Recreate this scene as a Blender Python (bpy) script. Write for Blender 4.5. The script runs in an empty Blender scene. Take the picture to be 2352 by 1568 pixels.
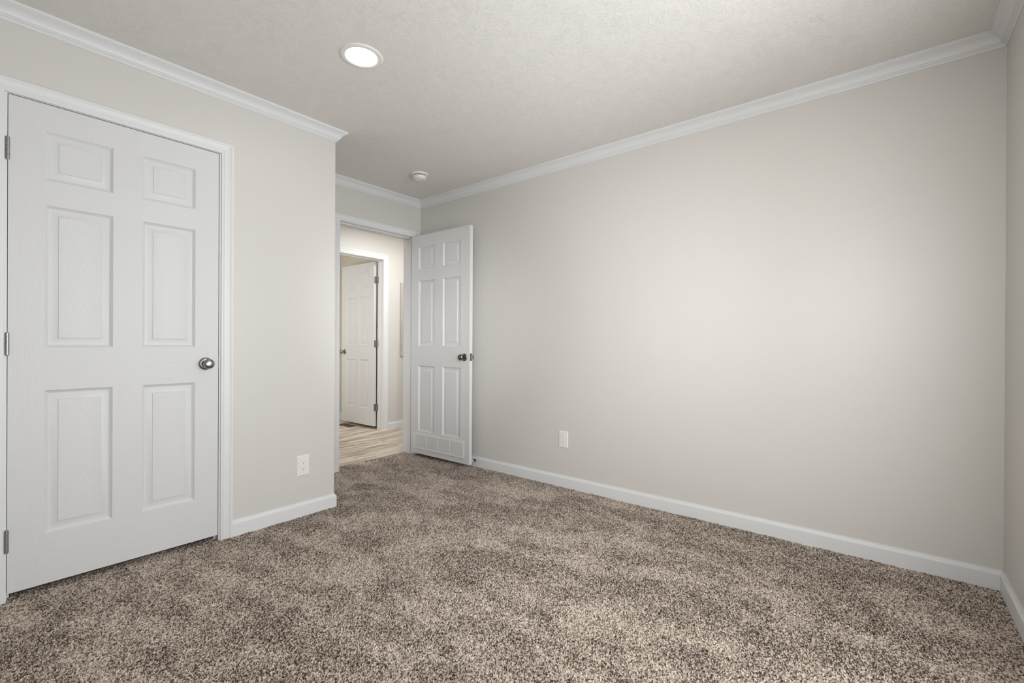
import bpy, bmesh, math
import numpy as np
from mathutils import Vector, Matrix

C = bpy.context.scene.collection
sc = bpy.context.scene

# ---------------------------------------------------------------- dimensions (metres; camera stands over x=0, y=0)
H = 2.44
YC = 2.795      # closet wall plane
XR = 2.924      # long right wall plane
YD = 3.534      # wall with the bedroom doorway
YDB = 3.700     # its hall side
YB = -0.398     # wall behind the photographer
XL = -0.62      # window wall
XE = 1.602      # outer corner of the closet
YH = 4.789      # hall's opposite wall
YHB = 4.910
YF = 5.95       # end wall of the far room
LT = 2.080      # top of door leaves
CT = 2.140      # top of casings
CI = 2.086      # bottom of head casings

# ---------------------------------------------------------------- camera
cam = bpy.data.cameras.new('camera'); camo = bpy.data.objects.new('camera', cam); C.objects.link(camo)
yaw, pitch, roll = math.radians(39.186), math.radians(-0.102), math.radians(0.292)
f = Vector((math.cos(yaw)*math.cos(pitch), math.sin(yaw)*math.cos(pitch), math.sin(pitch)))
r = Vector((math.sin(yaw), -math.cos(yaw), 0)); u = r.cross(f)
r2 = r*math.cos(roll) + u*math.sin(roll); u2 = -r*math.sin(roll) + u*math.cos(roll)
M = Matrix(((r2.x, u2.x, -f.x, 0), (r2.y, u2.y, -f.y, 0), (r2.z, u2.z, -f.z, 1.0668), (0, 0, 0, 1)))
camo.matrix_world = M
cam.sensor_width = 36; cam.lens = 1059.33/2352*36
cam.shift_x = 1.1/2352; cam.shift_y = 6.88/2352
cam.clip_start = 0.02
sc.camera = camo

# ---------------------------------------------------------------- world, daylight, exposure
w = bpy.data.worlds.new('sky'); sc.world = w; w.use_nodes = True
bg = w.node_tree.nodes['Background']; bg.inputs[0].default_value = (0.78, 0.88, 1.0, 1); bg.inputs[1].default_value = 1.0
sc.view_settings.view_transform = 'Standard'; sc.view_settings.look = 'None'
sc.view_settings.gamma = 1; sc.view_settings.use_curve_mapping = False
sc.view_settings.exposure = 0.0

def area(name, loc, target, sx, sy, power, col=(1, 1, 1), shape='RECTANGLE', spread=180):
    l = bpy.data.lights.new(name, 'AREA'); l.shape = shape; l.size = sx
    if shape == 'RECTANGLE': l.size_y = sy
    l.energy = power; l.color = col; l.spread = math.radians(spread)
    o = bpy.data.objects.new(name, l); C.objects.link(o); o.location = loc
    o.rotation_euler = (Vector(target)-Vector(loc)).to_track_quat('-Z', 'Y').to_euler()
    return o
# daylight entering by the window behind the photographer's right shoulder
area('window_daylight', (1.62, YB-0.15, 1.42), (1.62, 3, 1.40), 1.10, 1.2, 34, (0.95, 0.98, 1.0))
# fill lights added out of view, for the walls, open door and ceiling
area('back_fill', (0.80, YB+0.03, 0.98), (0.80, 3, 0.98), 2.2, 1.8, 36, (0.97, 0.985, 1.0))
area('wall_fill', (-0.3, 0.2, 1.5), (2.9, 0.95, 1.15), 0.5, 0.5, 8.0, (1, 1, 1), spread=80)
area('door_fill', (0.15, -0.2, 1.75), (2.75, 3.3, 1.15), 0.35, 0.35, 2.5, (1, 1, 1), spread=30)
area('ceiling_fill', (1.95, -0.28, 1.6), (1.9, 0.35, 2.44), 0.35, 0.2, 0.8, (1, 1, 1), spread=110)
# daylight in the far room, coming from a window out of sight
area('far_room_daylight', (1.70, 5.45, 1.5), (3.3, 5.3, 1.3), 0.8, 1.1, 13.5, (1.0, 0.98, 0.95))

# ---------------------------------------------------------------- materials
def mat(name, col, rough=0.5, metal=0.0, spec=0.5):
    m = bpy.data.materials.new(name); m.use_nodes = True
    b = m.node_tree.nodes['Principled BSDF']
    b.inputs['Base Color'].default_value = (*col, 1); b.inputs['Roughness'].default_value = rough
    b.inputs['Metallic'].default_value = metal; b.inputs['Specular IOR Level'].default_value = spec
    return m
class N:
    def __init__(s, m): s.t = m.node_tree; s.b = s.t.nodes['Principled BSDF']
    def n(s, typ, **kw):
        x = s.t.nodes.new(typ)
        for k, v in kw.items():
            if hasattr(x, k): setattr(x, k, v)
            else: x.inputs[k.replace('_', ' ')].default_value = v
        return x
    def l(s, a, ao, b, bi): s.t.links.new(a.outputs[ao], b.inputs[bi])
    def math(s, op, a, b=None, c=None):
        x = s.t.nodes.new('ShaderNodeMath'); x.operation = op
        for i, v in enumerate((a, b, c)):
            if v is None: continue
            if isinstance(v, (int, float)): x.inputs[i].default_value = v
            else: s.t.links.new(v, x.inputs[i])
        return x.outputs[0]
    def coord(s, scale=(1, 1, 1), out='Object', rot=(0, 0, 0)):
        tc = s.n('ShaderNodeTexCoord'); mp = s.n('ShaderNodeMapping')
        mp.inputs['Scale'].default_value = scale; mp.inputs['Rotation'].default_value = rot
        s.l(tc, out, mp, 'Vector'); return mp
    def bump(s, h, dist, strength=1.0):
        b = s.n('ShaderNodeBump'); b.inputs['Distance'].default_value = dist; b.inputs['Strength'].default_value = strength
        s.t.links.new(h, b.inputs['Height']); s.l(b, 'Normal', s.b, 'Normal'); return b

WALLCOL = (0.628, 0.610, 0.578)
TRIMCOL = (0.715, 0.722, 0.727)
def wall_mat(name, col):
    m = mat(name, col, 0.42, spec=0.5); n = N(m); c = n.coord()
    t = n.n('ShaderNodeTexNoise', Scale=55.0, Detail=3.0); n.l(c, 0, t, 'Vector')
    n.bump(t.outputs['Fac'], 0.0006, 0.5); return m
M_wall = wall_mat('greige_wall_paint', WALLCOL)
M_cream = wall_mat('cream_wall_paint', (0.66, 0.61, 0.52))
M_trim = mat('white_trim_paint', TRIMCOL, 0.38, spec=0.45)
M_jamb = mat('white_jamb_paint', TRIMCOL, 0.4)

def grain_mat(name, kind):
    m = mat(name, (0.650, 0.652, 0.650), 0.42, spec=0.45); n = N(m)
    if kind == 'v': c = n.coord((90, 90, 2.0))
    elif kind == 'h': c = n.coord((2.0, 90, 90))
    if kind in 'vh':
        t = n.n('ShaderNodeTexNoise', Scale=3.0, Detail=4.0, Roughness=0.6); n.l(c, 0, t, 'Vector')
        n.bump(t.outputs['Fac'], 0.0012, 0.75)
    else:
        # cathedral figure: nested arches running up the panel
        tc = n.n('ShaderNodeTexCoord'); sp = n.n('ShaderNodeSeparateXYZ'); uv = n.n('ShaderNodeUVMap')
        n.l(uv, 'UV', sp, 0)
        X = n.math('MULTIPLY', n.math('SUBTRACT', sp.outputs[0], 0.5), 2.0)
        X2 = n.math('MULTIPLY', X, X)
        nz = n.n('ShaderNodeTexNoise', Scale=5.0, Detail=2.0); mp = n.coord((4, 4, 1)); n.l(mp, 0, nz, 'Vector')
        ph = n.math('ADD', n.math('MULTIPLY_ADD', X2, 9.0, n.math('MULTIPLY', sp.outputs[1], 10.0)), n.math('MULTIPLY', nz.outputs['Fac'], 3.5))
        wv = n.math('SINE', n.math('MULTIPLY', ph, 6.2832*0.9))
        fine = n.n('ShaderNodeTexNoise', Scale=3.0, Detail=3.0); mf = n.coord((90, 90, 3)); n.l(mf, 0, fine, 'Vector')
        n.bump(n.math('ADD', n.math('MULTIPLY', wv, 0.5), fine.outputs['Fac']), 0.0005, 0.5)
    return m
M_gv, M_gh, M_gc = grain_mat('door_paint_upright_grain', 'v'), grain_mat('door_paint_level_grain', 'h'), grain_mat('door_paint_arched_grain', 'c')
M_smooth = mat('door_paint_smooth', (0.650, 0.652, 0.650), 0.42)

def nickel(name, col, rough):
    m = mat(name, col, rough, 1.0); n = N(m); c = n.coord((40, 40, 400))
    t = n.n('ShaderNodeTexNoise', Scale=4.0, Detail=2.0); n.l(c, 0, t, 'Vector'); n.bump(t.outputs['Fac'], 0.0002, 0.3); return m
M_nickel = nickel('brushed_nickel', (0.30, 0.292, 0.278), 0.24)
M_dark = nickel('dark_nickel', (0.20, 0.195, 0.185), 0.25)
M_hinge = nickel('hinge_metal', (0.36, 0.355, 0.34), 0.42)
M_black = mat('black_rubber', (0.02, 0.02, 0.02), 0.5)
M_hole = mat('socket_slot_dark', (0.03, 0.025, 0.02), 0.7)
M_plastic = mat('white_plastic', (0.78, 0.765, 0.73), 0.35)
M_socket = mat('socket_plastic', (0.84, 0.83, 0.80), 0.3)
M_grille = mat('white_grille_paint', (0.74, 0.74, 0.73), 0.4)
M_panelbox = mat('grey_beige_panel_paint', (0.50, 0.46, 0.42), 0.5)
M_rawwood = mat('raw_pine_jamb', (0.50, 0.38, 0.26), 0.7)
M_register = mat('brown_register_metal', (0.12, 0.075, 0.045), 0.5)

def ceil_mat():
    m = mat('textured_ceiling_paint', (0.790, 0.773, 0.740), 0.8, spec=0.2); n = N(m)
    c = n.coord()
    warp = n.n('ShaderNodeTexNoise', Scale=9.0, Detail=2.0); n.l(c, 0, warp, 'Vector')
    add = n.n('ShaderNodeVectorMath'); add.operation = 'MULTIPLY_ADD'; n.l(warp, 'Color', add, 0)
    add.inputs[1].default_value = (0.05, 0.05, 0.0); n.l(c, 0, add, 2)
    def strokes(cells, seed, fine, stretch, sharp):
        """brush marks: each patch of plaster was dabbed in its own direction"""
        mp = n.n('ShaderNodeMapping'); mp.inputs['Location'].default_value = (seed, seed*1.7, 0); n.l(add, 0, mp, 'Vector')
        v = n.n('ShaderNodeTexVoronoi', Scale=cells); n.l(mp, 0, v, 'Vector')
        sp = n.n('ShaderNodeSeparateColor'); n.l(v, 'Color', sp, 0)
        ro = n.n('ShaderNodeVectorRotate'); ro.rotation_type = 'Z_AXIS'; n.l(mp, 0, ro, 'Vector')
        n.t.links.new(n.math('MULTIPLY', sp.outputs[0], 6.2832), ro.inputs['Angle'])
        m2 = n.n('ShaderNodeMapping'); m2.inputs['Scale'].default_value = (fine, fine*stretch, 1); n.l(ro, 0, m2, 'Vector')
        t = n.n('ShaderNodeTexNoise', Scale=1.0, Detail=2.5, Roughness=0.55, Distortion=0.9); n.l(m2, 0, t, 'Vector')
        d = n.math('ABSOLUTE', n.math('SUBTRACT', t.outputs['Fac'], 0.5))
        ridge = n.math('MAXIMUM', n.math('SUBTRACT', 1.0, n.math('MULTIPLY', d, sharp)), 0.0)
        amp = n.math('MULTIPLY_ADD', sp.outputs[1], 0.3, 0.7)
        return n.math('MULTIPLY', ridge, amp)
    a = strokes(15.0, 0.0, 95, 0.32, 19.0); b = strokes(22.0, 5.3, 150, 0.38, 14.0)
    msk = n.n('ShaderNodeTexNoise', Scale=26.0, Detail=2.0); n.l(c, 0, msk, 'Vector')
    mk = n.math('MINIMUM', n.math('MAXIMUM', n.math('MULTIPLY', n.math('SUBTRACT', msk.outputs['Fac'], 0.30), 4.0), 0.70), 1.0)
    hgt = n.math('MULTIPLY', n.math('ADD', a, n.math('MULTIPLY', b, 0.6)), mk)
    fine = n.n('ShaderNodeTexNoise', Scale=120.0, Detail=3.0); n.l(c, 0, fine, 'Vector')
    hh = n.math('ADD', hgt, n.math('MULTIPLY', fine.outputs['Fac'], 0.6))
    n.bump(hh, 0.0020, 0.58)
    return m
M_ceil = ceil_mat()

def carpet_mat(with_attr):
    m = mat('brown_beige_carpet', (0.3, 0.25, 0.2), 0.95, spec=0.05); n = N(m)
    if with_attr:
        at = n.n('ShaderNodeAttribute'); at.attribute_name = 'tone'; fac = at.outputs['Fac']
    else:
        c = n.coord(); v = n.n('ShaderNodeTexVoronoi', Scale=190.0); n.l(c, 0, v, 'Vector')
        sp = n.n('ShaderNodeSeparateColor'); n.l(v, 'Color', sp, 0); fac = sp.outputs[0]
    rp = n.n('ShaderNodeValToRGB'); n.t.links.new(fac, rp.inputs[0])
    e = rp.color_ramp.elements
    e[0].position = 0.0; e[0].color = (0.022, 0.015, 0.011, 1)
    e[1].position = 1.0; e[1].color = (0.82, 0.715, 0.62, 1)
    x = e.new(0.30); x.color = (0.095, 0.068, 0.050, 1)
    x = e.new(0.60); x.color = (0.41, 0.335, 0.275, 1)
    n.l(rp, 0, n.b, 'Base Color')
    n.b.inputs['Sheen Weight'].default_value = 0.15
    return m
M_carpet = carpet_mat(True); M_carpet_flat = carpet_mat(False)

def vinyl_mat():
    m = mat('light_oak_vinyl_plank', (0.6, 0.5, 0.4), 0.42, spec=0.4); n = N(m); c = n.coord()
    br = n.n('ShaderNodeTexBrick'); br.inputs['Scale'].default_value = 1.0
    br.inputs['Brick Width'].default_value = 1.2; br.inputs['Row Height'].default_value = 0.15
    br.inputs['Mortar Size'].default_value = 0.0012; br.inputs['Mortar Smooth'].default_value = 0.1
    br.inputs['Color1'].default_value = (0, 0, 0, 1); br.inputs['Color2'].default_value = (1, 1, 1, 1); br.inputs['Mortar'].default_value = (0.5, 0.5, 0.5, 1)
    n.l(c, 0, br, 'Vector')
    sh = n.n('ShaderNodeVectorMath'); sh.operation = 'MULTIPLY_ADD'; n.l(br, 'Color', sh, 0); sh.inputs[1].default_value = (3.1, 7.7, 0); n.l(c, 0, sh, 2)
    mp = n.n('ShaderNodeMapping'); mp.inputs['Scale'].default_value = (1.0, 12, 1); n.l(sh, 0, mp, 'Vector')
    g = n.n('ShaderNodeTexNoise', Scale=1.6, Detail=6.0, Roughness=0.62, Distortion=0.4); n.l(mp, 0, g, 'Vector')
    rp = n.n('ShaderNodeValToRGB'); n.l(g, 'Fac', rp, 0); e = rp.color_ramp.elements
    e[0].position = 0.36; e[0].color = (0.30, 0.225, 0.165, 1); e[1].position = 0.62; e[1].color = (0.76, 0.675, 0.575, 1)
    x = e.new(0.48); x.color = (0.53, 0.445, 0.36, 1)
    mx = n.n('ShaderNodeMix', data_type='RGBA'); mx.blend_type = 'MULTIPLY'; mx.inputs['Factor'].default_value = 1.0
    n.l(rp, 0, mx, 6)
    sp = n.n('ShaderNodeSeparateColor'); n.l(br, 'Color', sp, 0)
    tone = n.math('MULTIPLY_ADD', sp.outputs[0], 0.18, 0.86)
    dk = n.math('MULTIPLY', tone, n.math('MULTIPLY_ADD', br.outputs['Fac'], -0.45, 1.0))
    cb = n.n('ShaderNodeCombineColor')
    for i in range(3): n.t.links.new(dk, cb.inputs[i])
    n.l(cb, 0, mx, 7); n.l(mx, 2, n.b, 'Base Color')
    n.bump(g.outputs['Fac'], 0.0006, 0.4)
    return m
M_vinyl = vinyl_mat()

def emis(name, col, s):
    m = bpy.data.materials.new(name); m.use_nodes = True; b = m.node_tree.nodes['Principled BSDF']
    b.inputs['Base Color'].default_value = (0.9, 0.9, 0.9, 1); b.inputs['Emission Color'].default_value = (*col, 1); b.inputs['Emission Strength'].default_value = s
    return m
M_lens = emis('lit_lens', (1.0, 0.985, 0.95), 14)
def glass_mat():
    m = bpy.data.materials.new('window_glass'); m.use_nodes = True; t = m.node_tree; t.nodes.clear()
    o = t.nodes.new('ShaderNodeOutputMaterial'); a = t.nodes.new('ShaderNodeBsdfTransparent'); g = t.nodes.new('ShaderNodeBsdfGlossy'); g.inputs['Roughness'].default_value = 0.02
    fr = t.nodes.new('ShaderNodeFresnel'); mx = t.nodes.new('ShaderNodeMixShader')
    t.links.new(fr.outputs[0], mx.inputs[0]); t.links.new(a.outputs[0], mx.inputs[1]); t.links.new(g.outputs[0], mx.inputs[2]); t.links.new(mx.outputs[0], o.inputs[0]); return m
M_glass = glass_mat()

# ---------------------------------------------------------------- mesh helpers
class MB:
    def __init__(s): s.bm = bmesh.new(); s.uv = None
    def box(s, x0, x1, y0, y1, z0, z1, bev=0.0, mi=0, seg=2):
        b = bmesh.new(); bmesh.ops.create_cube(b, size=1)
        for v in b.verts: v.co = Vector(((x0+x1)/2+v.co.x*(x1-x0), (y0+y1)/2+v.co.y*(y1-y0), (z0+z1)/2+v.co.z*(z1-z0)))
        if bev: bmesh.ops.bevel(b, geom=b.edges[:], offset=bev, segments=seg, affect='EDGES', clamp_overlap=True)
        for f_ in b.faces: f_.material_index = mi
        s.merge(b); return s
    def merge(s, b, mtx=None):
        if mtx is not None: bmesh.ops.transform(b, matrix=mtx, verts=b.verts)
        me = bpy.data.meshes.new('tmp'); b.to_mesh(me); b.free(); s.bm.from_mesh(me); bpy.data.meshes.remove(me)
    def lathe(s, prof, mtx=None, seg=40, mi=0, a0=0, a1=2*math.pi):
        """prof: (radius, height) list revolved about local +Z"""
        b = bmesh.new(); rings = []
        full = abs(a1-a0-2*math.pi) < 1e-6; cnt = seg if full else seg+1
        for (r_, h_) in prof:
            if r_ < 1e-6: rings.append([b.verts.new((0, 0, h_))])
            else: rings.append([b.verts.new((r_*math.cos(a0+(a1-a0)*i/seg), r_*math.sin(a0+(a1-a0)*i/seg), h_)) for i in range(cnt)])
        for A, B in zip(rings, rings[1:]):
            for i in range(cnt if full else cnt-1):
                j = (i+1) % cnt
                vs = [A[i % len(A)], A[j % len(A)], B[j % len(B)], B[i % len(B)]]
                q = []
                for v in vs:
                    if v not in q: q.append(v)
                if len(q) > 2:
                    f_ = b.faces.new(q); f_.material_index = mi; f_.smooth = True
        bmesh.ops.recalc_face_normals(b, faces=b.faces)
        s.merge(b, mtx); return s
    def build(s, name, mats, parent=None, smooth=False, kind=None, auto=None):
        me = bpy.data.meshes.new(name); s.bm.to_mesh(me); s.bm.free()
        for m in (mats if isinstance(mats, (list, tuple)) else [mats]): me.materials.append(m)
        if smooth:
            for p in me.polygons: p.use_smooth = True
        if auto: 
            try: me.set_sharp_from_angle(angle=math.radians(auto))
            except Exception: pass
        o = bpy.data.objects.new(name, me); C.objects.link(o)
        if parent: o.parent = parent
        if kind: o['kind'] = kind
        return o
def empty(name, loc=(0, 0, 0), rz=0, kind=None, label=None, cat=None, group=None):
    o = bpy.data.objects.new(name, None); C.objects.link(o); o.location = loc; o.rotation_euler = (0, 0, rz); o.empty_display_size = 0.05
    if kind: o['kind'] = kind
    if label: o['label'] = label
    if cat: o['category'] = cat
    if group: o['group'] = group
    return o
def tagit(o, label, cat): o['label'] = label; o['category'] = cat; return o
def struct(name, mb, m, label=None, cat=None, **kw):
    o = mb.build(name, m, kind='structure', **kw)
    if label: o['label'] = label
    if cat: o['category'] = cat
    return o

def sweep(path, prof, closed=False, to3=None, smooth_idx=()):
    """path: 2D points, the room to its left; prof: (offset to the left, height) outline. to3(p2, height)->3D"""
    if to3 is None: to3 = lambda p, h: (p[0], p[1], h)
    P = [Vector(p) for p in path]; n = len(P); b = bmesh.new(); rings = []
    for i in range(n):
        d0 = (P[i]-P[i-1]).normalized() if (closed or i > 0) else None
        d1 = (P[(i+1) % n]-P[i]).normalized() if (closed or i < n-1) else None
        if d0 is None: d0 = d1
        if d1 is None: d1 = d0
        n0 = Vector((-d0.y, d0.x)); n1 = Vector((-d1.y, d1.x)); m_ = n0+n1; m_ = m_/(m_.dot(n0))
        rings.append([b.verts.new(to3(P[i]+m_*o_, h_)) for (o_, h_) in prof])
    k = len(prof)
    for i in range(n if closed else n-1):
        A, B = rings[i], rings[(i+1) % n]
        for j in range(k):
            b.faces.new((A[j], A[(j+1) % k], B[(j+1) % k], B[j]))
    if not closed: b.faces.new(rings[0]); b.faces.new(rings[-1][::-1])
    bmesh.ops.recalc_face_normals(b, faces=b.faces)
    mb = MB(); mb.merge(b); return mb

# ---------------------------------------------------------------- shell
T = 0.12
LX0, LX1 = -1.6, 5.2     # extent of hall
mb = MB(); mb.box(XL-T, XR+T, YB-T, 3.66, -0.08, -0.020)
fl = struct('floor', mb, M_carpet_flat, 'bedroom floor under the brown and beige carpet', 'floor')
mb = MB(); mb.box(LX0, LX1, 3.66, YF+T, -0.08, -0.001)
struct('floor_hall', mb, M_vinyl, 'pale oak plank flooring in the hall beyond the open doorway', 'floor')
mb = MB(); mb.box(XL-T, XR+T, YB-T, YDB, H, H+0.1)
struct('ceiling', mb, M_ceil, 'stipple-textured greige bedroom ceiling with one lit round downlight', 'ceiling')
mb = MB(); mb.box(LX0, LX1, YDB, YF+T, H, H+0.1)
struct('ceiling_hall', mb, M_ceil, 'textured ceiling over the hall and far room', 'ceiling')
mb = MB(); mb.box(XR, XR+T, YB-T, YD, -0.08, H)
struct('wall_right', mb, M_wall, 'long bare greige wall on the right with one low outlet', 'wall')
# window wall behind the photographer: four pieces round the opening
WX0, WX1, WZ0, WZ1 = 1.05, 2.20, 0.78, 2.05
mb = MB(); mb.box(XL-T, WX0, YB-T, YB, -0.08, H); mb.box(WX1, XR, YB-T, YB, -0.08, H); mb.box(WX0, WX1, YB-T, YB, -0.08, WZ0); mb.box(WX0, WX1, YB-T, YB, WZ1, H)
struct('wall_back', mb, M_wall, 'greige wall just showing at the right edge of the room', 'wall')
mb = MB(); mb.box(XL-T, XL, YB, YD, -0.08, H)
struct('wall_left', mb, M_wall, 'greige wall left of the photographer', 'wall')
wn = empty('window_1', (WX0, YB, WZ0), kind='structure')
WW, WH = WX1-WX0, WZ1-WZ0
mb = MB()
for a in ((0, 0.05, 0, WH), (WW-0.05, WW, 0, WH), (0, WW, 0, 0.05), (0, WW, WH-0.05, WH), (0, WW, WH/2-0.02, WH/2+0.02)):
    mb.box(a[0], a[1], -0.10, -0.05, a[2], a[3], 0.004)
mb.build('window_frame', M_trim, wn)
mb = MB(); mb.box(0.05, WW-0.05, -0.078, -0.074, 0.05, WH-0.05); mb.build('pane', M_glass, wn)
# closet front wall with door opening, and the closet return
JX0, JX1 = 0.140, 0.948       # rough opening, jambs inside it
mb = MB(); mb.box(XL, JX0, YC, YC+0.1, -0.08, H); mb.box(JX1, XE, YC, YC+0.1, -0.08, H); mb.box(JX0, JX1, YC, YC+0.1, LT+0.022, H)
struct('wall_closet', mb, M_wall, 'greige closet wall round the big closed white door', 'wall')
mb = MB(); mb.box(XE-0.1, XE, YC+0.1, YD, -0.08, H)
struct('wall_inner', mb, M_wall, 'side of the closet facing the doorway recess', 'wall')
# doorway wall
DX0, DX1 = 2.064, 2.849
mb = MB(); mb.box(LX0, DX0-0.018, YD, YDB, -0.08, H); mb.box(DX1+0.018, LX1, YD, YDB, -0.08, H); mb.box(DX0-0.018, DX1+0.018, YD, YDB, LT+0.022, H)
struct('wall_far', mb, M_wall, 'greige wall holding the open bedroom doorway', 'wall')
HX0, HX1 = 2.652, 3.386
mb = MB(); mb.box(LX0, HX0-0.018, YH, YHB, -0.08, H); mb.box(HX1+0.018, LX1, YH, YHB, -0.08, H); mb.box(HX0-0.018, HX1+0.018, YH, YHB, LT+0.022, H)
struct('wall_hall', mb, M_wall, 'bright hall wall seen through the open doorway', 'wall')
mb = MB(); mb.box(LX0-T, LX0, YD, YF+T, -0.08, H); mb.box(LX1, LX1+T, YD, YF+T, -0.08, H)
struct('wall_hall_ends', mb, M_wall, 'end walls of the hall', 'wall')
mb = MB(); mb.box(LX0, LX1, YF, YF+T, -0.08, H); mb.box(3.50, 3.60, YHB, YF, -0.08, H); mb.box(1.3, 1.4, YHB, YF, -0.08, H)
struct('wall_far_room', mb, M_cream, 'cream wall of the room beyond the hall', 'wall')

# ---------------------------------------------------------------- crown, baseboards
def arc(p0, p1, bulge, n=7):
    """points from p0 to p1 on a circular arc; bulge >0 bends to the left of travel"""
    a, b = Vector(p0), Vector(p1); d = b-a; L = d.length; nrm = Vector((-d.y, d.x))/L; out = []
    for i in range(n+1):
        t = i/n; out.append(tuple(a+d*t+nrm*bulge*L*4*t*(1-t)))
    return out
crown = [(0, 0), (0.058, 0), (0.058, -0.012), (0.0535, -0.0135)] + arc((0.0525, -0.0150), (0.0215, -0.0460), -0.10) + [(0.0190, -0.0475), (0.0190, -0.0500)] + arc((0.0165, -0.0500), (0.0125, -0.0545), 0.15, 3) + [(0.0105, -0.0555), (0.0105, -0.0585)] + arc((0.0085, -0.0590), (0.0045, -0.0650), 0.12, 3) + [(0.003, -0.0665), (0, -0.0665)]
path = [(XL, YB), (XR, YB), (XR, YD), (XE, YD), (XE, YC), (XL, YC)]
mb = sweep(path, [(a, H+b) for a, b in crown], closed=True)
struct('trim_1', mb, M_trim, 'white crown moulding running round the bedroom ceiling', 'crown moulding')
base = [(0, -0.013), (0.0125, -0.013), (0.0125, 0.0630)] + arc((0.0125, 0.0640), (0.0085, 0.0720), -0.15, 3) + [(0.0080, 0.0745)] + arc((0.0080, 0.0750), (0.0045, 0.0830), 0.12, 4) + [(0.0040, 0.0860), (0, 0.0860)]
def bb(name, path, label):
    return struct(name, sweep(path, base), M_trim, label, 'baseboard')
bb('baseboard_right', [(XR, YB), (XR, YD)], 'white baseboard along the long right wall')
bb('baseboard_back', [(XL, YB), (XR, YB)], 'white baseboard at the far right edge of the room')
bb('baseboard_left', [(XL, YC), (XL, YB)], 'white baseboard left of the photographer')
bb('baseboard_closet', [(DX0-0.052, YD), (XE, YD), (XE, YC), (0.9935, YC)], 'white baseboard wrapping the corner of the closet wall')
bb('baseboard_closet_end', [(0.085, YC), (XL, YC)], 'white baseboard left of the closet door')
bb('baseboard_hall', [(LX1, YH), (HX1+0.0655, YH)], 'white baseboard on the hall wall right of the far door')
bb('baseboard_hall_left', [(HX0-0.0655, YH), (LX0, YH)], 'white baseboard on the hall wall left of the far door')
bb('baseboard_far_room', [(3.50, YHB), (3.50, YF), (1.4, YF), (1.4, YHB)], 'white baseboard at the foot of the far room wall')

# ---------------------------------------------------------------- door frames
def casing_profile(w_):
    k = w_/0.058
    return [(0, 0), (0, 0.0075), (0.0015*k, 0.0090), (0.0095*k, 0.0095), (0.0105*k, 0.0110), (0.0135*k, 0.0118), (0.0150*k, 0.0105)] + \
           [(x*k, z) for x, z in arc((0.0165, 0.0100), (0.0420, 0.0135), -0.03, 5)] + \
           [(0.0430*k, 0.0150), (0.0455*k, 0.0160), (0.0462*k, 0.0148), (0.0478*k, 0.0148), (0.0486*k, 0.0162), (0.0555*k, 0.0162), (w_, 0.0140), (w_, 0)]
def casing(x0, x1, zt, yplane, side, w_, name, parent):
    """side -1 faces -y, +1 faces +y"""
    prof = casing_profile(w_)
    # travelling up the left leg, over the head and down the right: the wall lies to the left
    mb = sweep([(x0, -0.013), (x0, zt), (x1, zt), (x1, -0.013)], prof, to3=lambda p, h: (p[0], yplane+side*h, p[1]))
    return mb.build(name, M_trim, parent)
def frame(x0, x1, y0, y1, parent, stop_y0, stop_y1, name='jamb', bare=False):
    mb = MB()
    mb.box(x0-0.018, x0, y0, y1, -0.013, LT+0.022, 0.0008); mb.box(x1, x1+0.018, y0, y1, -0.013, LT+0.022, 0.0008)
    mb.box(x0, x1, y0, y1, LT+0.004, LT+0.022, 0.0008)
    mb.box(x0, x0+0.010, stop_y0, stop_y1, -0.012, LT+0.004, 0.0015); mb.box(x1-0.010, x1, stop_y0, stop_y1, -0.012, LT+0.004, 0.0015)
    mb.box(x0+0.010, x1-0.010, stop_y0, stop_y1, LT-0.006, LT+0.004, 0.0015)
    return mb.build(name, M_jamb, parent)

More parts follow.
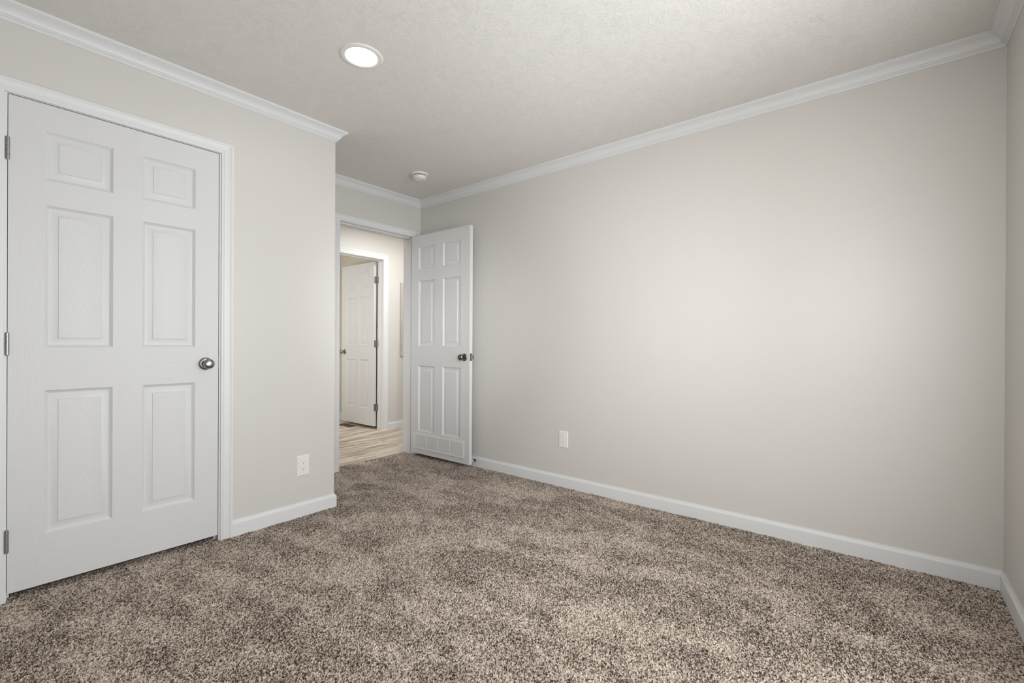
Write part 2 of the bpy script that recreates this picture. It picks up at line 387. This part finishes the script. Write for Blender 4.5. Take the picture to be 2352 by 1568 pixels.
def leaf_mesh(wd, z0, z1, panels_x, thick=0.035, back=True):
    """door leaf in local x (hinge at 0) / z; decorated face at y=0 facing -y, back face at y=thick"""
    PZ = [(0.243, 0.857), (1.040, 1.650), (1.757, 1.966)]
    bm = bmesh.new(); uvl = bm.loops.layers.uv.new('UVMap')
    def quad(pts, mi, uvs=None):
        vs = [bm.verts.new(p) for p in pts]; f_ = bm.faces.new(vs); f_.material_index = mi
        if uvs:
            for l_, q in zip(f_.loops, uvs): l_[uvl].uv = q
        return f_
    prof = [(0, 0), (0.0030, 0.0022), (0.0036, 0.0046), (0.0066, 0.0060), (0.0072, 0.0084), (0.0105, 0.0098), (0.0115, 0.0118), (0.0160, 0.0124), (0.0410, 0.0050), (0.0425, 0.0026)]
    xs = [0, panels_x[0][0], panels_x[0][1], panels_x[1][0], panels_x[1][1], wd]
    zs = [z0]+[v for p in PZ for v in p]+[z1]
    for face in (0, 1):
        if face and not back: continue
        Y = (lambda d: d) if not face else (lambda d: thick-d)
        for i in range(5):
            for j in range(7):
                xa, xb, za, zb = xs[i], xs[i+1], zs[j], zs[j+1]
                if i in (1, 3) and j in (1, 3, 5):
                    def ring(d): return [(xa+d, za+d), (xb-d, za+d), (xb-d, zb-d), (xa+d, zb-d)]
                    for (d0, h0), (d1, h1) in zip(prof, prof[1:]):
                        A, B = ring(d0), ring(d1)
                        for k in range(4):
                            kk = (k+1) % 4
                            quad([(A[k][0], Y(h0), A[k][1]), (A[kk][0], Y(h0), A[kk][1]), (B[kk][0], Y(h1), B[kk][1]), (B[k][0], Y(h1), B[k][1])], 3)
                    A = ring(prof[-1][0]); hh = prof[-1][1]
                    zl = (zb-za)
                    uvs = [(0, 0), (1, 0), (1, zl*2.2), (0, zl*2.2)]
                    if i == 3: uvs = [(a+0.0, b+0.37) for a, b in uvs]
                    quad([(p[0], Y(hh), p[1]) for p in A], 2, uvs)
                else:
                    mi = 0 if (i in (0, 4) or (i == 2 and j in (1, 3, 5))) else 1
                    quad([(xa, Y(0), za), (xb, Y(0), za), (xb, Y(0), zb), (xa, Y(0), zb)], mi)
    for a in (([0, 0], [0, thick]), ([wd, 0], [wd, thick])):
        x = a[0][0]; quad([(x, 0, z0), (x, thick, z0), (x, thick, z1), (x, 0, z1)], 3)
    quad([(0, 0, z0), (wd, 0, z0), (wd, thick, z0), (0, thick, z0)], 3); quad([(0, 0, z1), (wd, 0, z1), (wd, thick, z1), (0, thick, z1)], 3)
    if not back: quad([(0, thick, z0), (wd, thick, z0), (wd, thick, z1), (0, thick, z1)], 3)
    bmesh.ops.remove_doubles(bm, verts=bm.verts, dist=0.00002)
    bmesh.ops.recalc_face_normals(bm, faces=bm.faces)
    mb = MB(); mb.bm.free(); mb.bm = bm; return mb
LEAFMATS = [M_gv, M_gh, M_gc, M_smooth]

KNOB = [(0.0, 0.064), (0.008, 0.0638), (0.016, 0.0625), (0.0215, 0.0595), (0.0250, 0.0545), (0.0262, 0.0480), (0.0250, 0.0420), (0.0215, 0.0365), (0.0165, 0.0325), (0.0125, 0.0290), (0.0110, 0.0250), (0.0112, 0.010), (0.0112, 0.004)]
ROSE = [(0.0112, 0.0075), (0.0180, 0.0085), (0.0255, 0.0075), (0.0305, 0.0050), (0.0325, 0.0020), (0.0328, 0.0)]
def knob(parent, x, z, y, side, m):
    """side -1: stands out towards -y in the leaf's own space"""
    R = Matrix.Translation((x, y, z)) @ Matrix.Rotation(math.radians(90 if side < 0 else -90), 4, 'X')
    k = MB().lathe(KNOB, R, 40).build('door_knob', m, parent, smooth=True)
    MB().lathe(ROSE, R, 40).build('rose', m, k, smooth=True)
    return k
def knuckle(parent, x, y, z0, z1, m, name='hinge'):
    """rolled knuckles on a pin: one barrel with fine joints"""
    r_ = 0.0064; prof = [(0, z0-0.003), (0.0040, z0-0.003), (0.0046, z0-0.0005), (r_, z0)]
    for i in range(1, 5):
        zc = z0+(z1-z0)*i/5; prof += [(r_, zc-0.0007), (r_-0.0012, zc-0.0004), (r_-0.0012, zc+0.0004), (r_, zc+0.0007)]
    prof += [(r_, z1), (0.0046, z1+0.0005), (0.0040, z1+0.003), (0, z1+0.0035)]
    mb = MB(); mb.lathe(prof, Matrix.Translation((x, y, 0)), 24)
    return mb.build(name, m, parent, auto=25)
HZ = [(0.200, 0.290), (1.010, 1.100), (1.812, 1.902)]

# closet door (closed)
d1 = empty('door_1', (0.159, YC, 0), kind='structure', label='large closed white six-panel closet door with a nickel knob', cat='door')
casing(JX0+0.009-0.159, JX1-0.009-0.159+0.0, CI, 0, -1, 0.0585, 'casing', d1)
frame(0.158-0.159-0.0, 0.9315-0.159, 0.0, 0.1, d1, 0.038, 0.050)
mb = leaf_mesh(0.768, 0.028, LT, [(0.108, 0.332), (0.441, 0.661)]); leaf = mb.build('door_leaf', LEAFMATS, d1, auto=30); leaf.location = (0.001, 0.0005, 0)
knob(leaf, 0.709, 0.953, 0.0, -1, M_nickel)
for a, b in HZ: knuckle(leaf, -0.0015, -0.0045, a, b, M_hinge)
mb = MB(); mb.box(0.7685, 0.7695, 0.004, 0.030, 0.928, 0.985, 0.0003); mb.box(0.7670, 0.7715, 0.010, 0.022, 0.946, 0.964, 0.001); mb.build('latch', M_dark, leaf)
mb = MB(); mb.box(0.7705, 0.7722, -0.0015, 0.034, 0.922, 0.990, 0.0006); mb.build('strike_plate', M_dark, d1)
mb = MB(); mb.box(0.762, 0.7725, 0.051, 0.099, -0.013, 0.6); mb.build('bare_jamb_foot', M_rawwood, d1)

# bedroom door (open against the right wall)
d2 = empty('door_2', (DX0, YD, 0), kind='structure', label='open white six-panel bedroom door with a louvred grille at its foot', cat='door')
casing(-0.003+0.006, DX1-DX0+0.006, CI, 0, -1, 0.0535, 'casing', d2)
casing(-0.006, DX1-DX0+0.006, CI, YDB-YD, 1, 0.0585, 'casing', d2)
frame(0, DX1-DX0, 0, YDB-YD, d2, 0.040, 0.075)
mb = leaf_mesh(0.768, 0.032, LT-0.003, [(0.105, 0.325), (0.434, 0.658)]); leaf = mb.build('door_leaf', LEAFMATS, d2, auto=30)
# local x runs from the hinge along the leaf, local -y is the face turned to the room
hx, hy = 2.806, 3.522; fx, fy = 2.8135, 2.754
ang = math.atan2(fy-hy, fx-hx)
leaf.location = (hx-DX0, hy-YD, 0); leaf.rotation_euler = (0, 0, ang)
knob(leaf, 0.707, 0.948, 0.035, 1, M_dark) ; knob(leaf, 0.707, 0.948, 0.0, -1, M_dark)
mb = MB(); mb.box(0.7675, 0.7692, 0.005, 0.030, 0.918, 0.982, 0.0004); mb.build('latch_plate', M_dark, leaf)
mb = MB(); mb.box(0.7680, 0.7780, 0.011, 0.024, 0.940, 0.960, 0.002); mb.build('latch', M_nickel, leaf)
for a, b in HZ: knuckle(leaf, 0.002, 0.0425, a, b, M_hinge)
# louvred return-air grille
GX0, GX1, GZ0, GZ1 = 0.040, 0.712, 0.078, 0.228
mb = MB()
def bord(x0, x1, z0, z1, y0, y1, bw):
    mb.box(x0, x1, y0, y1, z0, z0+bw, 0.0012); mb.box(x0, x1, y0, y1, z1-bw, z1, 0.0012); mb.box(x0, x0+bw, y0, y1, z0+bw, z1-bw, 0.0012); mb.box(x1-bw, x1, y0, y1, z0+bw, z1-bw, 0.0012)
bord(GX0, GX1, GZ0, GZ1, -0.0065, -0.0005, 0.023)
for i in range(1, 4):
    x = GX0+0.023+(GX1-GX0-0.046)*i/4; mb.box(x-0.006, x+0.006, -0.0055, -0.0005, GZ0+0.022, GZ1-0.022, 0.0006)
gr = mb.build('vent_grille', M_grille, leaf)
nsl = 13
for i in range(4):
    mb = MB(); x0 = GX0+0.023+(GX1-GX0-0.046)*i/4+(0.006 if i else 0); x1 = GX0+0.023+(GX1-GX0-0.046)*(i+1)/4-(0.006 if i < 3 else 0)
    for k in range(nsl):
        z = GZ0+0.0245+(GZ1-GZ0-0.049)*(k+0.5)/nsl
        b = bmesh.new(); bmesh.ops.create_cube(b, size=1)
        for v in b.verts:
            v.co = Vector((x0 if v.co.x < 0 else x1, v.co.y*0.0063, v.co.z*0.0010))
        mb.merge(b, Matrix.Translation((0, -0.0032, z)) @ Matrix.Rotation(math.radians(50), 4, 'X'))
    mb.build('louvre_bank', M_grille, gr)
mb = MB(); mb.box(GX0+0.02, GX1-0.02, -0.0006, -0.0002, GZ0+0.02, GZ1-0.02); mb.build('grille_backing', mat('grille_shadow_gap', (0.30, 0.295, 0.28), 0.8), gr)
mb = MB()
mb.lathe([(0, 0.0012), (0.0025, 0.001), (0.003, 0)], Matrix.Translation((GX1-0.011, -0.0065, 0.150)) @ Matrix.Rotation(math.radians(90), 4, 'X'), 14)
mb.lathe([(0, 0.0012), (0.0025, 0.001), (0.003, 0)], Matrix.Translation((GX0+0.011, -0.0065, 0.150)) @ Matrix.Rotation(math.radians(90), 4, 'X'), 14)
mb.build('screw', M_grille, gr, smooth=True)
# strike plate on the left jamb
mb = MB(); mb.box(0.0, 0.0016, -0.003, 0.034, 0.925, 0.985, 0.0005); mb.build('strike_plate', M_dark, d2)

# door across the hall (open into the far room)
d3 = empty('door_3', (HX0, YH, 0), kind='structure', label='small white six-panel door standing open across the hall', cat='door')
casing(-0.004, HX1-HX0-0.002, CI, 0, -1, 0.0665, 'casing', d3)
casing(-0.006, HX1-HX0+0.006, CI, YHB-YH, 1, 0.0585, 'casing', d3)
frame(0, HX1-HX0, 0, YHB-YH, d3, 0.045, 0.084)
mb = leaf_mesh(0.724, 0.036, 2.071, [(0.110, 0.316), (0.411, 0.620)]); leaf = mb.build('door_leaf', LEAFMATS, d3, auto=30)
leaf.rotation_euler = (0, 0, math.radians(90)); leaf.location = (3.342+0.035-HX0, 4.921-YH, 0)
# that turn sends the leaf's +y (back) towards -x: the decorated back face looks at the doorway
knob(leaf, 0.655, 0.950, 0.035, 1, M_nickel); knob(leaf, 0.655, 0.950, 0.0, -1, M_nickel)
for a, b in ((0.222, 0.311), (1.012, 1.101), (1.804, 1.891)):
    k = knuckle(leaf, -0.003, -0.0085, a, b, M_hinge)
    mb = MB(); mb.box(-0.0012, -0.0001, 0.000, 0.032, a, b, 0.0004); mb.build('hinge_plate', M_hinge, k)
    mb = MB(); mb.box(HX1-HX0-0.0012, HX1-HX0-0.0001, YHB-YH-0.032, YHB-YH, a, b, 0.0004); mb.build('hinge_plate', M_hinge, d3)

# ---------------------------------------------------------------- carpet pile
def build_carpet():
    step = 0.0019; cell = 0.0037
    x0, x1, y0, y1 = -0.15, XR-0.0118, YB+0.0118, 3.662
    nx = int((x1-x0)/step)+1; ny = int((y1-y0)/step)+1
    X = np.linspace(x0, x1, nx); Y = np.linspace(y0, y1, ny)
    gx, gy = np.meshgrid(X, Y, indexing='ij')
    rng = np.random.default_rng(7)
    G = 2048
    jx = rng.random((G, G)).astype(np.float32); jy = rng.random((G, G)).astype(np.float32); hh = rng.random((G, G)).astype(np.float32); tn = rng.random((G, G)).astype(np.float32)
    cx = gx/cell+300; cy = gy/cell+300; ix = np.floor(cx).astype(int); iy = np.floor(cy).astype(int)
    best = np.full(gx.shape, 9.0); hb = np.zeros(gx.shape); tb = np.zeros(gx.shape); ddx = np.zeros(gx.shape); ddy = np.zeros(gx.shape)
    for a in (-1, 0, 1):
        for b in (-1, 0, 1):
            I = (ix+a) % G; J = (iy+b) % G
            dx = (ix+a+0.12+0.76*jx[I, J])-cx; dy = (iy+b+0.12+0.76*jy[I, J])-cy
            d = dx*dx+dy*dy; m = d < best
            best = np.where(m, d, best); hb = np.where(m, hh[I, J], hb); tb = np.where(m, tn[I, J], tb); ddx = np.where(m, dx, ddx); ddy = np.where(m, dy, ddy)
    del cx, cy, ix, iy
    # the lay of the pile: soft patches and vacuum strokes
    def smooth_noise(sx, sy, seed, ang=0.0):
        r_ = np.random.default_rng(seed); g = r_.random((64, 64)); c_, s_ = math.cos(ang), math.sin(ang)
        a = (gx*c_+gy*s_)/sx+20; b = (-gx*s_+gy*c_)/sy+20
        i = np.floor(a).astype(int); j = np.floor(b).astype(int); fa = a-i; fb = b-j
        fa = fa*fa*(3-2*fa); fb = fb*fb*(3-2*fb); i0 = i % 64; i1 = (i+1) % 64; j0 = j % 64; j1 = (j+1) % 64
        return (g[i0, j0]*(1-fa)+g[i1, j0]*fa)*(1-fb)+(g[i0, j1]*(1-fa)+g[i1, j1]*fa)*fb
    lay = (smooth_noise(0.09, 0.22, 1, 0.25)*0.42+smooth_noise(0.28, 0.36, 2, 0.7)*0.24+smooth_noise(0.05, 0.09, 3, -0.4)*0.34)
    lay = np.clip((lay-0.5)*2.3+0.5+(smooth_noise(0.022, 0.03, 5, 0.3)-0.5)*0.35, 0, 1)
    rad = np.clip(1-best*1.15, 0, 1)
    depth = 0.0118-0.0040*lay
    z = -0.0125+depth*(np.power(rad, 0.70))+0.0052*(hb-0.35)
    # twisted tufts lean over
    lean = 0.35
    px = gx+rad*(hb-0.5)*0.0028; py = gy+rad*(tb-0.5)*0.0028
    px = np.clip(px, x0, XR-0.0115); py = np.clip(py, YB+0.0115, 3.668)
    tone = np.clip((tb-0.5)*0.95+0.5+(lay-0.5)*0.24+(rng.random(gx.shape)-0.5)*0.60, 0, 1)**0.84  # shading from the pile's lean is partly put into the yarn tone
    # keep only where the room has carpet: in front of the closet wall or in the recess, and within reach of the view
    keepv = (0.775*gx+0.632*gy > 1.05)
    inside = (gy < YC+0.30) | (gx > XE+0.0117)
    inside &= ~((gy > YD-0.0005) & ((gx < DX0+0.001) | (gx > DX1-0.001)))
    inside &= ~((gy > YC-0.0125) & (gy < YC+0.3) & ((gx > 0.9325) & (gx < XE+0.0118)))
    inside &= ~((gy > YC-0.0125) & (gx < 0.1585))
    ok = keepv & inside
    idx = -np.ones(gx.shape, dtype=np.int64); q = ok[:-1, :-1] & ok[1:, :-1] & ok[1:, 1:] & ok[:-1, 1:]
    used = np.zeros(gx.shape, bool); used[:-1, :-1] |= q; used[1:, :-1] |= q; used[1:, 1:] |= q; used[:-1, 1:] |= q
    idx[used] = np.arange(used.sum())
    co = np.stack([px[used], py[used], z[used]], 1).astype(np.float32)
    F = np.stack([idx[:-1, :-1][q], idx[1:, :-1][q], idx[1:, 1:][q], idx[:-1, 1:][q]], 1).astype(np.int32)
    me = bpy.data.meshes.new('carpet'); me.vertices.add(len(co)); me.vertices.foreach_set('co', co.ravel())
    me.loops.add(F.size); me.loops.foreach_set('vertex_index', F.ravel())
    me.polygons.add(len(F)); me.polygons.foreach_set('loop_start', np.arange(0, F.size, 4, dtype=np.int32)); me.polygons.foreach_set('loop_total', np.full(len(F), 4, dtype=np.int32))
    me.update(calc_edges=True)
    at = me.attributes.new('tone', 'FLOAT', 'POINT'); at.data.foreach_set('value', tone[used].astype(np.float32))
    me.materials.append(M_carpet)
    o = bpy.data.objects.new('carpet', me); C.objects.link(o); o['kind'] = 'stuff'
    tagit(o, 'flecked brown and beige cut-pile carpet covering the bedroom floor', 'carpet')
    return o
build_carpet()

# ---------------------------------------------------------------- things
def outlet(loc, rz, label, wd=0.080, ht=0.125):
    """plate in local x/z, facing local -y"""
    o = empty('wall_outlet', loc, rz, label=label, cat='outlet', group='duplex outlets low on the bedroom walls')
    mb = MB(); b = bmesh.new(); a, c, t = wd/2, ht/2, 0.0055
    def ring(i, y): return [b.verts.new((-a+i, y, -c+i)), b.verts.new((a-i, y, -c+i)), b.verts.new((a-i, y, c-i)), b.verts.new((-a+i, y, c-i))]
    R = [ring(0, 0), ring(0.0004, -0.0018), ring(0.0022, -0.0040), ring(0.0045, -0.0052), ring(0.0075, -t)]
    for A, B in zip(R, R[1:]):
        for k in range(4): b.faces.new((A[k], A[(k+1) % 4], B[(k+1) % 4], B[k]))
    b.faces.new(R[-1]); bmesh.ops.recalc_face_normals(b, faces=b.faces); mb.merge(b)
    pl = mb.build('cover_plate', M_plastic, o)
    for s in (1, -1):
        zc = s*0.0196; b = bmesh.new(); pts = []
        for k in range(40):
            an = 2*math.pi*k/40; pts.append((0.0172*math.cos(an), max(-0.0135, min(0.0135, 0.0172*math.sin(an)))))
        A = [b.verts.new((p[0], -t+0.0004, p[1]+zc)) for p in pts]; B = [b.verts.new((p[0]*0.97, -t-0.0017, p[1]*0.97+zc)) for p in pts]
        for k in range(40): b.faces.new((A[k], A[(k+1) % 40], B[(k+1) % 40], B[k]))
        b.faces.new(B); bmesh.ops.recalc_face_normals(b, faces=b.faces)
        mb = MB(); mb.merge(b); rc = mb.build('receptacle', M_socket, o)
        mb = MB(); y0, y1 = -t-0.0019, -t-0.0012
        mb.box(-0.0078, -0.0052, y0, y1, zc-0.0005, zc+0.0085); mb.box(0.0050, 0.0074, y0, y1, zc+0.0005, zc+0.0080)
        mb.lathe([(0, 0.0), (0.0028, 0), (0.0028, 0.0007), (0, 0.0007)], Matrix.Translation((0, y1, zc-0.0072)) @ Matrix.Rotation(math.radians(90), 4, 'X'), 16)
        mb.build('socket_slots', M_hole, rc)
    MB().lathe([(0, 0.0012), (0.0022, 0.0009), (0.0030, 0)], Matrix.Translation((0, -t, 0)) @ Matrix.Rotation(math.radians(90), 4, 'X'), 16).build('screw', M_plastic, o, smooth=True)
    return o
outlet((1.395, YC, 0.309), 0, 'duplex outlet low on the closet wall, nearest the outer corner')
outlet((XR, 1.876, 0.353), math.radians(-90), 'duplex outlet low on the long bare right wall')

def downlight(loc, label, power, group='round recessed ceiling lights', col=(1, 0.97, 0.92)):
    o = empty('recessed_light', loc, label=label, cat='ceiling light')
    if group: o['group'] = group
    fl_ = Matrix.Rotation(math.pi, 4, 'X')
    MB().lathe([(0.070, -0.001), (0.072, 0.0035), (0.080, 0.0055), (0.092, 0.0050), (0.0985, 0.0030), (0.100, 0.0)], fl_, 64).build('trim_ring', M_plastic, o, smooth=True)
    MB().lathe([(0, 0.0022), (0.070, 0.0022), (0.0705, -0.001)], fl_, 64).build('lens', M_lens, o)
    l = area('downlight_glow', (loc[0], loc[1], loc[2]-0.012), (loc[0], loc[1], 0), 0.13, 0.13, power, col, 'DISK')
    return o
downlight((1.258, 1.962, H), 'lit round recessed light in the bedroom ceiling', 0.8, None)
area('downlight_glow', (1.258, 0.30, H-0.015), (1.258, 0.30, 0), 0.13, 0.13, 3.2, (1, 0.97, 0.92), 'DISK')
area('hall_ceiling_light', (3.35, 3.98, H-0.03), (3.35, 3.98, 0), 0.6, 0.4, 16, (1, 0.99, 0.97))
area('hall_fill', (3.75, YDB+0.04, 1.25), (3.65, 4.8, 1.25), 1.2, 1.9, 4.5, (0.97, 0.985, 1))  # added fill to brighten the lower hall wall, no real source there
area('hall_ceiling_light', (0.9, 4.15, H-0.03), (1.0, 4.2, 0), 0.6, 0.45, 16, (1, 0.975, 0.94))

# smoke detector
o = empty('smoke_detector', (2.432, 2.958, H), label='round white smoke detector on the ceiling near the open door', cat='smoke detector')
fl_ = Matrix.Rotation(math.pi, 4, 'X')
MB().lathe([(0.072, 0), (0.0735, 0.003), (0.0720, 0.009), (0.066, 0.0125), (0.056, 0.0135), (0.0, 0.0135)], fl_, 56).build('base_ring', M_plastic, o, smooth=True, auto=40)
MB().lathe([(0.0, 0.0130), (0.0530, 0.0130), (0.0530, 0.0190), (0.0, 0.0190)], fl_, 48).build('vent_gap', M_hole, o)
MB().lathe([(0.0, 0.0185), (0.0555, 0.0185), (0.0570, 0.0200), (0.0560, 0.0250), (0.0520, 0.0360), (0.0460, 0.0430), (0.0330, 0.0455), (0.0, 0.0460)], fl_, 56).build('cover', M_plastic, o, smooth=True, auto=50)
for k in range(10):
    mb = MB(); a = 2*math.pi*k/10
    b = bmesh.new(); bmesh.ops.create_cube(b, size=1)
    for v in b.verts: v.co = Vector((0.0545+v.co.x*0.005, v.co.y*0.004, -0.0160+v.co.z*0.0055))
    mb.merge(b, Matrix.Rotation(a, 4, 'Z')); mb.build('spacer', M_plastic, o)
mb = MB(); b = bmesh.new(); bmesh.ops.create_cube(b, size=1)
for v in b.verts: v.co = Vector((0.0560+v.co.x*0.003, v.co.y*0.0028, -0.0205+v.co.z*0.008))
mb.merge(b, Matrix.Rotation(math.radians(-112), 4, 'Z')); mb.build('slot', M_hole, o)
MB().lathe([(0.009, 0.0455), (0.0085, 0.0475), (0, 0.0478)], Matrix.Translation((-0.020, 0.010, 0)) @ fl_, 20).build('test_button', M_plastic, o, smooth=True)

# door stop between the open door and the baseboard
o = empty('door_stop', (XR-0.0125, 2.776, 0.052), label='small spring door stop on the right baseboard behind the open door', cat='door stop')
R = Matrix.Rotation(math.radians(-90), 4, 'Y')
MB().lathe([(0, 0), (0.0125, 0), (0.0120, 0.003), (0.0070, 0.008), (0.0055, 0.011), (0, 0.011)], R, 24).build('base', M_black, o, smooth=True)
mb = MB()
for k in range(7): mb.lathe([(0.0022, 0.0105+k*0.0026), (0.0042, 0.0118+k*0.0026), (0.0022, 0.0131+k*0.0026)], R, 16)
mb.build('spring', M_dark, o, smooth=True)
MB().lathe([(0, 0.028), (0.0055, 0.028), (0.0062, 0.031), (0.0062, 0.036), (0.0045, 0.0385), (0, 0.0392)], R, 20).build('tip', M_socket, o, smooth=True)

# electrical panel cover on the hall wall
o = empty('electrical_panel', (3.635, YH, 0.90), label='beige electrical panel cover on the hall wall, half hidden by the door frame', cat='electrical panel')
mb = MB(); mb.box(0, 0.40, -0.016, 0, 0, 0.93, 0.002); pf = mb.build('cover', M_panelbox, o)
mb = MB(); mb.box(0.075, 0.325, -0.020, -0.016, 0.12, 0.81, 0.002); mb.build('panel_door', M_panelbox, o)
for x in (0.014, 0.386):
    for z in (0.04, 0.47, 0.89):
        MB().lathe([(0, 0.004), (0.005, 0.003), (0.007, 0)], Matrix.Translation((x, -0.016, z)) @ Matrix.Rotation(math.radians(90), 4, 'X'), 16).build('screw', M_socket, o, smooth=True)

# floor register inside the far room
o = empty('floor_register', (3.285, 5.415, 0.0), label='brown metal floor register on the planks beside the far door', cat='floor vent')
mb = MB(); X0, X1, Y0, Y1 = -0.060, 0.048, -0.135, 0.135
for a in ((X0, X1, Y0, Y0+0.014), (X0, X1, Y1-0.014, Y1), (X0, X0+0.014, Y0, Y1), (X1-0.014, X1, Y0, Y1)): mb.box(a[0], a[1], a[2], a[3], -0.001, 0.004, 0.001)
fr_ = mb.build('register_frame', M_register, o)
mb = MB()
for k in range(16): mb.box(X0+0.014, X1-0.014, Y0+0.016+k*0.0152, Y0+0.022+k*0.0152, -0.001, 0.0025)
mb.build('register_slats', M_register, o)
mb = MB(); mb.box(X0+0.012, X1-0.012, Y0+0.012, Y1-0.012, -0.001, 0.0003); mb.build('duct_opening', M_hole, o)
